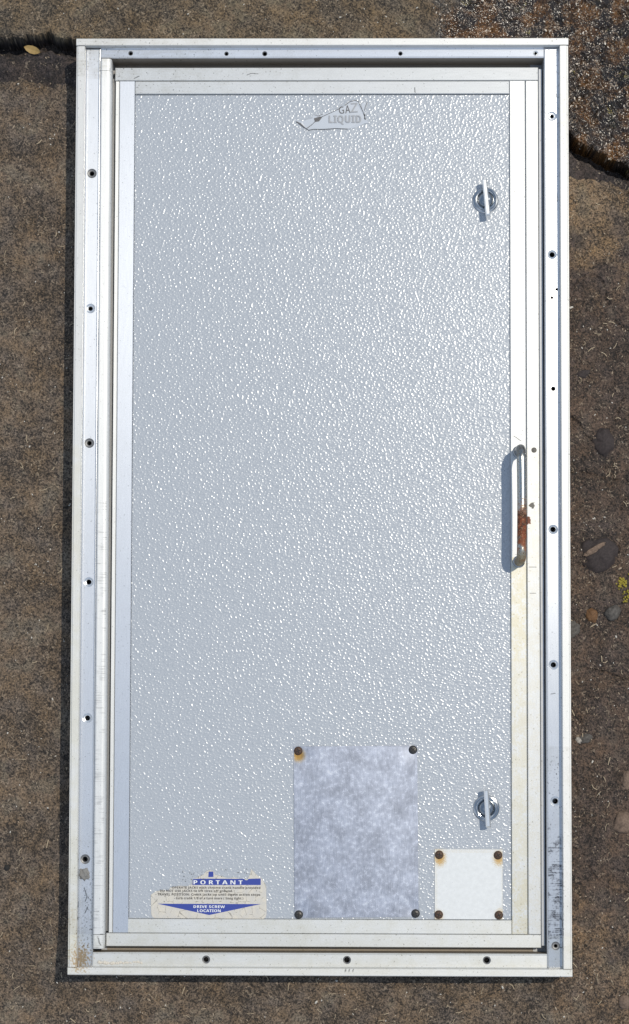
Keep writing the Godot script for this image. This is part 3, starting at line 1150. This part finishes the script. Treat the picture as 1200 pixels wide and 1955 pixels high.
func make_door() -> void:
	var door := Node3D.new()
	door.name = "compartment_door"
	add_child(door)
	door.position.y = 9.0 * MM
	tag(door, "silver embossed compartment door in a whitish aluminium frame, lying flat on concrete", "compartment door", "thing")

	# frame: holes are [x, z, countersink radius, bore, dull]
	frame_side(door, -1.0, [[-248.0, -355.3, 5.2, 2.2, true], [-248.2, -208.0, 5.2, 2.1, false], [-248.1, -62.4, 5.2, 2.1, true], [-247.4, 86.8, 5.2, 2.4, false], [-247.4, 231.7, 5.2, 2.4, false], [-248.6, 381.0, 5.2, 2.4, true]])
	frame_side(door, 1.0, [[248.0, -417.6, 5.2, 1.8, false], [247.6, -266.7, 5.2, 2.5, false], [248.3, -121.5, 2.6, 1.8, true], [247.5, 29.6, 5.2, 2.5, false], [247.3, 174.0, 5.2, 2.5, false], [248.6, 318.2, 5.2, 2.6, false], [248.6, 470.2, 4.6, 1.6, true], [252.2, -229.0, 1.6, 0.9, true], [247.2, -220.0, 1.7, 0.9, true]])
	frame_end(door, true, [[-207.2, -487.2, 2.6, 1.6, true], [-103.4, -486.6, 2.4, 1.5, true], [-62.0, -486.6, 2.8, 2.0, true], [84.7, -486.6, 2.4, 1.6, true], [230.7, -486.8, 2.8, 1.4, false]])
	frame_end(door, false, [[-119.9, 485.9, 4.3, 2.4, true], [28.7, 485.8, 4.3, 2.8, true], [176.0, 485.5, 4.3, 2.7, true]])

	# the leaf
	bar_part("leaf_core", door, -222.1, 233.0, -471.5, 470.9, 4.2, 13.6, M.channel_level, 0.3)
	bar_part("top_rail", door, -224.7, 234.2, -474.1, -459.9, 4.5, 18.0, M.rail_level)
	bar_part("bottom_rail", door, -226.6, 234.2, 459.5, 473.2, 4.5, 18.0, M.rail_level)
	bar_part("inner_top_rail", door, -202.7, 202.8, -458.9, -445.2, 12.0, 18.2, M.rail_level)
	bar_part("inner_bottom_rail", door, -203.7, 203.0, 444.3, 459.0, 12.0, 18.2, M.rail_level)
	bar_part("stile", door, 220.7, 234.0, -459.4, 459.0, 4.6, 18.0, M.rail_upright)
	bar_part("inner_stile", door, 203.3, 219.7, -459.4, 459.0, 12.0, 18.2, M.rail_upright)
	bar_part("stile", door, -224.1, -220.1, -459.4, 459.0, 4.6, 17.4, M.rail_upright, 0.4)
	bar_part("inner_stile", door, -219.7, -203.1, -459.4, 459.0, 12.0, 18.2, M.stile_bright)
	bar_part("edge_flange", door, 234.4, 238.5, -472.0, 471.0, 4.4, 19.0, M.reveal_side, 0.4)
	var pan := Shape.new()
	pan.u0 = Vector2(-204.0, -444.5)
	pan.us = Vector2(408.4, 890.4)
	pan.bar(-202.7, 202.5, -444.3, 443.8, 13.7, 16.0, 0.1)
	var sheet := add_part("panel", pan, M.sheet, door)
	sheet.set_meta("label", "grey embossed metal sheet filling the door")
	# a drilled hole in the right stile beside the handle
	var dh := Shape.new()
	dh.lathe([Vector2(2.9, 0.0), Vector2(2.5, 0.3), Vector2(0.0, 0.35)], Vector3(228.3, 18.05, -56.6), 16)
	add_part("plugged_hole", dh, M.screw_dark, door)

	# old sealant: a grey lump below the lowest left hole, and a pale bead in the corner
	var lump := add_part("sealant_lump", stone_mesh(5.2, 1.8, 6.0, 301, 0.35), mat(lin(0.20, 0.195, 0.185), 0.7), door)
	lump.position = Vector3(-249.0, 26.2, 397.0) * MM
	var bead := Shape.new()
	var bx := -233.0
	while bx < -188.0:
		var br := rng.randf_range(0.7, 1.5) * (1.0 if bx < -210.0 else 0.7)
		var bp := []
		for e in 5: bp.append(Vector2(cos(PI * 0.125 * e) * br * 1.3, sin(PI * 0.125 * e) * br))
		bead.lathe(bp, Vector3(bx, 25.9, 489.6 + rng.randf_range(-0.9, 0.7)), 9)
		bx += rng.randf_range(1.2, 2.2)
	add_part("sealant_bead", bead, mat(lin(0.58, 0.54, 0.47), 0.6), door)

	make_hinge(door)
	make_handle(door)
	latch(door, 176.8, -328.3, 0.10)
	latch(door, 176.5, 326.2, 0.06)
	cover_plate(door)
	warning_label(door)
	torn_label(door)


func make_hinge(door: Node) -> void:
	# half-round cover along the left edge, with short end knuckles
	var spans := [[-479.5, -466.7, "hinge_knuckle"], [-466.3, 459.4, "hinge"], [459.9, 474.4, "hinge_knuckle"]]
	var hinge_node: MeshInstance3D = null
	var sec := [Vector2(-239.2, 26.2), Vector2(-239.2, 29.2), Vector2(-238.6, 30.4), Vector2(-237.4, 30.9), Vector2(-231.6, 30.9), Vector2(-229.6, 30.6), Vector2(-228.2, 29.6), Vector2(-227.4, 28.0), Vector2(-227.2, 26.0), Vector2(-227.6, 12.0)]
	for sp in spans:
		var s := Shape.new()
		var at := func(p: Vector2, q: float) -> Vector3: return Vector3(p.x, p.y, q)
		var out := func(a: Vector2, b: Vector2) -> Vector3:
			var d := b - a
			return Vector3(-d.y, d.x, 0)
		s.sweep(sec, at, sp[0], sp[1], out)
		for e in [sp[0], sp[1]]:
			for k in sec.size() - 1:
				s.tri(at.call(sec[k], e), at.call(sec[k + 1], e), Vector3(-233.0, 20.0, e), Vector3(0, 0, -1.0 if e == sp[0] else 1.0))
		if sp[2] == "hinge":
			hinge_node = add_part("hinge", s, M.rail_upright, door)
		else:
			add_part("hinge_knuckle", s, M.rail_upright, door)
	# the hinge web between knuckle and leaf
	bar_part("hinge_web", hinge_node, -239.0, -225.4, -464.0, 458.0, 8.0, 12.4, M.hole_dull, 0.2)


func tube(s: Shape, path: Array, r: float, segs: int) -> void:
	var rings := []
	var total := 0.0
	var lens := [0.0]
	for k in path.size() - 1:
		total += path[k].distance_to(path[k + 1])
		lens.append(total)
	for k in path.size():
		var d: Vector3 = (path[mini(k + 1, path.size() - 1)] - path[maxi(k - 1, 0)]).normalized()
		var side := Vector3(1, 0, 0)
		var up := side.cross(d).normalized()
		var ring := []
		for j in segs + 1:
			var p := TAU * j / segs
			var nn := side * cos(p) + up * sin(p)
			ring.append([path[k] + nn * r, nn, Vector2(float(j) / segs, lens[k] / total)])
		rings.append(ring)
	for k in rings.size() - 1:
		for j in segs:
			var q := [rings[k][j], rings[k][j + 1], rings[k + 1][j + 1], rings[k + 1][j]]
			var first := s.v.size()
			for e in q:
				s.v.append(e[0] * MM)
				s.n.append(e[1])
				s.t.append(e[2])
			var nn: Vector3 = (q[2][0] - q[0][0]).cross(q[1][0] - q[0][0])
			if nn.dot(q[0][1]) > 0.0:
				s.ix.append_array([first, first + 1, first + 2, first, first + 2, first + 3])
			else:
				s.ix.append_array([first, first + 2, first + 1, first, first + 3, first + 2])


func make_handle(door: Node) -> void:
	var s := Shape.new()
	var x := 211.6
	var z0 := -54.5
	var z1 := 63.5
	var top := 51.0
	var r := 11.0
	var path := [Vector3(x, 18.0, z0)]
	for k in 9:
		var a := PI * 0.5 * k / 8.0
		path.append(Vector3(x, top - r + sin(a) * r, z0 + r - cos(a) * r))
	for k in range(1, 12):
		path.append(Vector3(x + 0.4 * sin(PI * k / 12.0), top, lerpf(z0 + r, z1 - r, k / 12.0)))
	for k in 9:
		var a := PI * 0.5 * k / 8.0
		path.append(Vector3(x, top - r + cos(a) * r, z1 - r + sin(a) * r))
	path.append(Vector3(x, 18.0, z1))
	tube(s, path, 5.0, 22)
	var o := add_part("handle", s, M.handle, door)
	o.set_meta("label", "bent chrome pull handle, rusted along its lower half")
	for z in [z0, z1]:
		var f := Shape.new()
		f.lathe([Vector2(6.6, 0.0), Vector2(6.4, 0.8), Vector2(5.4, 1.6), Vector2(4.5, 2.6)], Vector3(x, 18.2, z), 24)
		add_part("handle_foot", f, M.chrome_worn, o)


func latch(door: Node, x: float, z: float, turn: float) -> void:
	var root := Node3D.new()
	root.name = "latch"
	door.add_child(root, true)
	root.position = Vector3(x, 16.0, z) * MM
	var base := Shape.new()
	base.lathe([Vector2(14.0, 0.0), Vector2(14.0, 0.9), Vector2(13.2, 1.7), Vector2(11.8, 2.0), Vector2(11.2, 3.4), Vector2(10.4, 4.0), Vector2(9.4, 3.8), Vector2(8.8, 2.6), Vector2(8.4, 2.4)], Vector3.ZERO, 40)
	add_part("rosette", base, M.chrome, root)
	var dome := Shape.new()
	var pr := []
	for k in 8:
		var a := PI * 0.5 * k / 7.0
		pr.append(Vector2(cos(a) * 8.4, 2.4 + sin(a) * 4.6))
	dome.lathe(pr, Vector3.ZERO, 32)
	add_part("lock_barrel", dome, M.chrome_worn, root)
	var s := Shape.new()
	s.bar(-2.6, 2.6, -19.8, 19.8, 8.0, 15.5, 1.3)
	s.bar(-2.0, 2.0, -8.0, 8.0, 3.0, 8.2, 0.1)
	var b := add_part("thumb_turn", s, M.chrome_bright, root)
	b.rotation.y = turn


func machine_screw(parent: Node, x: float, z: float, y: float, rusty: bool, turn: float) -> void:
	var s := Shape.new()
	var pr := [Vector2(4.6, 0.0), Vector2(4.5, 0.9), Vector2(4.0, 1.7), Vector2(3.0, 2.3), Vector2(1.6, 2.6), Vector2(0.0, 2.65)]
	s.lathe(pr, Vector3.ZERO, 24)
	var o := add_part("screw", s, M.screw_rust if rusty else M.screw_dark, parent)
	o.position = Vector3(x, y, z) * MM
	o.rotation.y = turn
	var c := Shape.new()
	c.bar(-2.5, 2.5, -0.45, 0.45, 1.0, 2.72, 0.05)
	c.bar(-0.45, 0.45, -2.5, 2.5, 1.0, 2.74, 0.05)
	var x_ := add_part("cross_slot", c, M.dark, parent)
	x_.position = o.position
	x_.rotation.y = turn


func cover_plate(door: Node) -> void:
	var s := Shape.new()
	s.u0 = Vector2(-28.0, 262.0)
	s.us = Vector2(132.6, 182.2)
	# thin sheet, drawn down a little at the screws and slightly bowed
	var nx := 22
	var nz := 30
	var hgt := func(u: float, v: float) -> float:
		var y := 17.1 + 0.5 * sin(PI * u) * sin(PI * v)
		for c in [[0.033, 0.03], [0.965, 0.022], [0.04, 0.982], [0.98, 0.972]]:
			var d := Vector2((u - c[0]) * 132.0, (v - c[1]) * 181.0).length()
			y -= 0.7 * exp(-d * d / 120.0)
		return y
	var pt := func(u: float, v: float) -> Vector3:
		return Vector3(lerpf(lerpf(-28.3, -26.8, v), lerpf(103.2, 104.8, v), u), hgt.call(u, v), lerpf(lerpf(261.3, 259.9, u), lerpf(442.6, 441.1, u), v))
	var nrm := func(u: float, v: float) -> Vector3:
		var du: Vector3 = pt.call(u + 0.01, v) - pt.call(u - 0.01, v)
		var dv: Vector3 = pt.call(u, v + 0.01) - pt.call(u, v - 0.01)
		return dv.cross(du).normalized()
	for j in nz:
		for i in nx:
			var u0 := float(i) / nx
			var u1 := float(i + 1) / nx
			var v0 := float(j) / nz
			var v1 := float(j + 1) / nz
			s.squad(pt.call(u0, v0), pt.call(u1, v0), pt.call(u1, v1), pt.call(u0, v1), nrm.call(u0, v0), nrm.call(u1, v0), nrm.call(u1, v1), nrm.call(u0, v1))
	for q in [[0, 0, 1, 0], [1, 0, 1, 1], [1, 1, 0, 1], [0, 1, 0, 0]]:
		for k in 12:
			var a: Vector3 = pt.call(lerpf(q[0], q[2], k / 12.0), lerpf(q[1], q[3], k / 12.0))
			var b: Vector3 = pt.call(lerpf(q[0], q[2], (k + 1) / 12.0), lerpf(q[1], q[3], (k + 1) / 12.0))
			var mid := (a + b) * 0.5 - Vector3(38, 17, 353)
			s.quad(a, b, Vector3(b.x, 15.9, b.z), Vector3(a.x, 15.9, a.z), Vector3(mid.x, 0, mid.z))
	var o := add_part("cover_plate", s, M.plate_metal, door)
	o.set_meta("label", "mottled bare metal cover plate with four dark screws")
	var k := 0
	for p in [[-23.5, 266.0, true], [98.7, 264.5, false], [-22.4, 439.3, false], [101.4, 437.7, false]]:
		machine_screw(o, p[0], p[1], 16.6, p[2], 0.3 + k * 0.55)
		k += 1
	var w := Shape.new()
	w.u0 = Vector2(122.0, 371.0)
	w.us = Vector2(72.6, 75.0)
	w.bar(121.5, 193.6, 369.7, 443.7, 15.9, 17.2, 0.25)
	var wp := add_part("blank_plate", w, M.plate_white, door)
	wp.set_meta("label", "small white square plate with rust round its four screws")
	for p in [[126.5, 375.6], [188.8, 375.8], [125.9, 438.7], [189.5, 439.0]]:
		machine_screw(wp, p[0], p[1], 17.2, true, 0.2 + k * 0.7)
		k += 1


# a thin flat sheet with the given outline [(x, z)]
func sheet_of(points: PackedVector2Array, y: float, thick: float, lift = null) -> Shape:
	var s := Shape.new()
	var idx := Geometry2D.triangulate_polygon(points)
	var up := func(p: Vector2) -> float: return y + (lift.call(p) if lift != null else 0.0)
	for k in range(0, idx.size(), 3):
		var q := []
		for e in 3:
			var p: Vector2 = points[idx[k + e]]
			q.append(Vector3(p.x, up.call(p), p.y))
		s.tri(q[0], q[1], q[2], Vector3.UP)
	for k in points.size():
		var a := points[k]
		var b := points[(k + 1) % points.size()]
		var d := b - a
		var hint := Vector3(d.y, 0, -d.x)
		if Geometry2D.is_point_in_polygon((a + b) * 0.5 + Vector2(hint.x, hint.z).normalized() * 0.05, points):
			hint = -hint
		s.quad(Vector3(a.x, up.call(a), a.y), Vector3(b.x, up.call(b), b.y), Vector3(b.x, y - thick, b.y), Vector3(a.x, y - thick, a.y), hint)
	return s


func lettering(parent: Node, text: String, x0: float, x1: float, z0: float, z1: float, y: float, m: Material, bold := true, turn := 0.0) -> void:
	var f := SystemFont.new()
	f.font_names = PackedStringArray(["Droid Sans"])
	f.font_weight = 700 if bold else 400
	var t := TextMesh.new()
	t.text = text
	t.font = f
	t.font_size = 48
	t.pixel_size = 0.001
	t.depth = 0.002
	t.horizontal_alignment = HORIZONTAL_ALIGNMENT_CENTER
	t.vertical_alignment = VERTICAL_ALIGNMENT_CENTER
	var box := t.get_aabb()
	var o := MeshInstance3D.new()
	o.name = "lettering"
	o.mesh = t
	o.material_override = m
	parent.add_child(o, true)
	var sx := (x1 - x0) * MM / box.size.x
	var sy := (z1 - z0) * MM / box.size.y
	var c := box.get_center()
	var b := Basis(Vector3.UP, turn) * Basis(Vector3.RIGHT, -PI * 0.5) * Basis.from_scale(Vector3(sx, sy, 0.05))
	o.transform = Transform3D(b, Vector3((x0 + x1) * 0.5, y, (z0 + z1) * 0.5) * MM - b * c)


func warning_label(door: Node) -> void:
	# drawn on a 1200 by 600 layout of the label, then laid down in millimetres
	var X := func(a: float) -> float: return 0.1206 * a - 189.3
	var Z := func(a: float) -> float: return 0.1198 * a + 381.2
	var outline := PackedVector2Array()
	for p in [[80, 315], [84, 480], [92, 508], [112, 521], [1072, 524], [1092, 510], [1100, 486], [1096, 240], [1084, 212], [1052, 166], [1010, 138], [985, 110], [962, 84], [955, 130], [930, 178], [905, 170], [880, 174], [812, 160], [760, 168], [700, 150], [645, 138], [632, 104], [600, 96], [566, 108], [545, 136], [500, 158], [452, 178], [440, 226], [395, 240], [330, 236], [250, 252], [236, 282], [180, 276], [128, 284], [104, 300]]:
		outline.append(Vector2(X.call(p[0]), Z.call(p[1])))
	var base := sheet_of(outline, 16.55, 0.5)
	base.u0 = Vector2(-182, 390)
	for k in base.v.size():
		base.t[k] = Vector2((base.v[k].x * 1000.0 + 182.0) / 126.0, (base.v[k].z * 1000.0 - 392.0) / 56.0)
	var o := add_part("warning_label", base, M.sticker, door)
	o.set_meta("label", "torn yellowed label with blue banner and blue arrow")
	var poly := func(pts: Array) -> PackedVector2Array:
		var r := PackedVector2Array()
		for p in pts: r.append(Vector2(X.call(p[0]), Z.call(p[1])))
		return r
	add_part("banner", sheet_of(poly.call([[450, 176], [520, 172], [900, 172], [915, 184], [930, 184], [940, 172], [1048, 168], [1048, 226], [446, 228]]), 16.63, 0.06), M.blue, o)
	add_part("banner_scrap", sheet_of(poly.call([[588, 110], [630, 108], [631, 156], [586, 158]]), 16.63, 0.06), M.blue, o)
	add_part("arrow", sheet_of(poly.call([[140, 394], [1050, 394], [595, 492]]), 16.63, 0.06), M.blue, o)
	lettering(o, "P O R T A N T", X.call(456), X.call(888), Z.call(186), Z.call(221), 16.69, M.print_white)
	lettering(o, "DRIVE SCREW", X.call(457), X.call(733), Z.call(407), Z.call(430), 16.69, M.print_white)
	lettering(o, "LOCATION", X.call(490), X.call(697), Z.call(442), Z.call(466), 16.69, M.print_white)
	lettering(o, "OPERATE JACKS with chrome crank handle provided", X.call(266), X.call(1045), Z.call(240), Z.call(267), 16.63, M.print_black)
	lettering(o, "- DO NOT USE JACKS to lift tires off ground.", X.call(140), X.call(805), Z.call(269), Z.call(296), 16.63, M.print_black)
	lettering(o, "- TRAVEL POSITION: Crank jacks up until screw action stops", X.call(120), X.call(1045), Z.call(300), Z.call(328), 16.63, M.print_black)
	lettering(o, "- turn crank 1/8 of a turn more ( Snug tight )", X.call(286), X.call(895), Z.call(333), Z.call(361), 16.63, M.print_black)
	# dark flakes of torn print and dirt left on the adhesive
	var s := Shape.new()
	for k in 46:
		var cx := rng.randf_range(350.0, 560.0) if k < 28 else rng.randf_range(640.0, 1060.0)
		var cz := rng.randf_range(90.0, 225.0) if k < 28 else rng.randf_range(80.0, 162.0)
		if k > 40:
			cx = rng.randf_range(190.0, 300.0)
			cz = rng.randf_range(300.0, 380.0)
		var ln := rng.randf_range(3.0, 16.0)
		var an := rng.randf() * PI
		var a := Vector2(cx, cz)
		var b := a + Vector2(cos(an), sin(an)) * ln
		var side := (b - a).orthogonal().normalized() * rng.randf_range(1.4, 3.4)
		var c0 := (a + b) * 0.5 + side * 2.0
		var A := Vector3(X.call(a.x), 16.72, Z.call(a.y))
		var B := Vector3(X.call(b.x), 16.74, Z.call(b.y))
		var C := Vector3(X.call(c0.x), 16.95, Z.call(c0.y))
		var D := Vector3(X.call(c0.x + side.x), 16.7, Z.call(c0.y + side.y))
		s.tri(A, B, C, Vector3.UP)
		s.tri(B, D, C, Vector3.UP)
	var fl := add_part("adhesive_residue", s, mat(lin(0.10, 0.095, 0.085), 0.8), o)
	fl.set_meta("kind", "stuff")


func ribbon(s: Shape, pts: Array, width: float, y: float) -> void:
	for k in pts.size() - 1:
		var a: Vector2 = pts[k]
		var b: Vector2 = pts[k + 1]
		var d := (b - a).normalized().orthogonal() * width * 0.5
		s.quad(Vector3(a.x + d.x, y, a.y + d.y), Vector3(b.x + d.x, y, b.y + d.y), Vector3(b.x, y + 0.5, b.y), Vector3(a.x, y + 0.5, a.y), Vector3(d.x, 1, d.y))
		s.quad(Vector3(a.x - d.x, y, a.y - d.y), Vector3(b.x - d.x, y, b.y - d.y), Vector3(b.x, y + 0.5, b.y), Vector3(a.x, y + 0.5, a.y), Vector3(-d.x, 1, -d.y))


func torn_label(door: Node) -> void:
	var X := func(a: float) -> float: return 0.0947 * a - 42.0
	var Z := func(a: float) -> float: return 0.0958 * a - 451.0
	var P := func(pts: Array) -> PackedVector2Array:
		var r := PackedVector2Array()
		for p in pts: r.append(Vector2(X.call(p[0]), Z.call(p[1])))
		return r
	var outline: PackedVector2Array = P.call([[145, 348], [215, 372], [330, 340], [345, 300], [450, 290], [540, 262], [640, 232], [668, 204], [705, 190], [760, 150], [820, 132], [862, 146], [885, 205], [912, 262], [945, 345], [985, 395], [930, 398], [835, 445], [740, 460], [600, 453], [450, 466], [350, 462], [290, 474], [262, 456], [205, 405], [150, 380]])
	var o := add_part("torn_label", sheet_of(outline, 16.5, 0.4, func(p: Vector2) -> float: return 0.25 * sin(p.x * 0.5) + 0.2 * sin(p.y * 0.9 + p.x * 0.2)), M.film, door)
	o.set_meta("label", "pale torn film label reading GAZ LIQUID near the top")
	add_part("scrap", sheet_of(P.call([[892, 172], [965, 150], [940, 238], [925, 300], [905, 235]]), 16.4, 0.3), M.film, o)
	var s := Shape.new()
	for run in [
		[[150, 380], [205, 408], [262, 456], [290, 475], [350, 463], [450, 467], [600, 454], [740, 461]],
		[[360, 370], [440, 322], [520, 286], [600, 250], [648, 228], [668, 206]],
		[[705, 190], [760, 150], [820, 132], [862, 148], [885, 205], [915, 265], [940, 345]],
		[[350, 300], [400, 312], [452, 292]], [[270, 455], [330, 410], [372, 370]],
		[[925, 285], [936, 305], [930, 345], [950, 350]], [[962, 152], [940, 205], [930, 250]]]:
		ribbon(s, Array(P.call(run)), 0.6, 16.62)
	add_part("dirty_edge", s, M.film_dirt, o)
	var fold := sheet_of(P.call([[352, 340], [420, 318], [446, 326], [410, 372], [366, 380]]), 16.9, 0.5)
	add_part("fold", fold, M.film_dirt, o)
	var corner := sheet_of(P.call([[148, 372], [200, 396], [258, 450], [240, 448], [180, 402]]), 17.0, 0.6)
	add_part("fold", corner, M.film_dirt, o)
	lettering(o, "G", X.call(638), X.call(695), Z.call(206), Z.call(285), 16.95, M.film_dirt, false, 0.12)
	lettering(o, "A", X.call(708), X.call(766), Z.call(190), Z.call(280), 16.95, M.film_dirt, false, 0.1)
	lettering(o, "Z", X.call(772), X.call(850), Z.call(165), Z.call(270), 16.95, M.film_letter, false, 0.05)
	lettering(o, "LIQUID", X.call(520), X.call(892), Z.call(306), Z.call(410), 16.95, M.film_letter, true, 0.01)
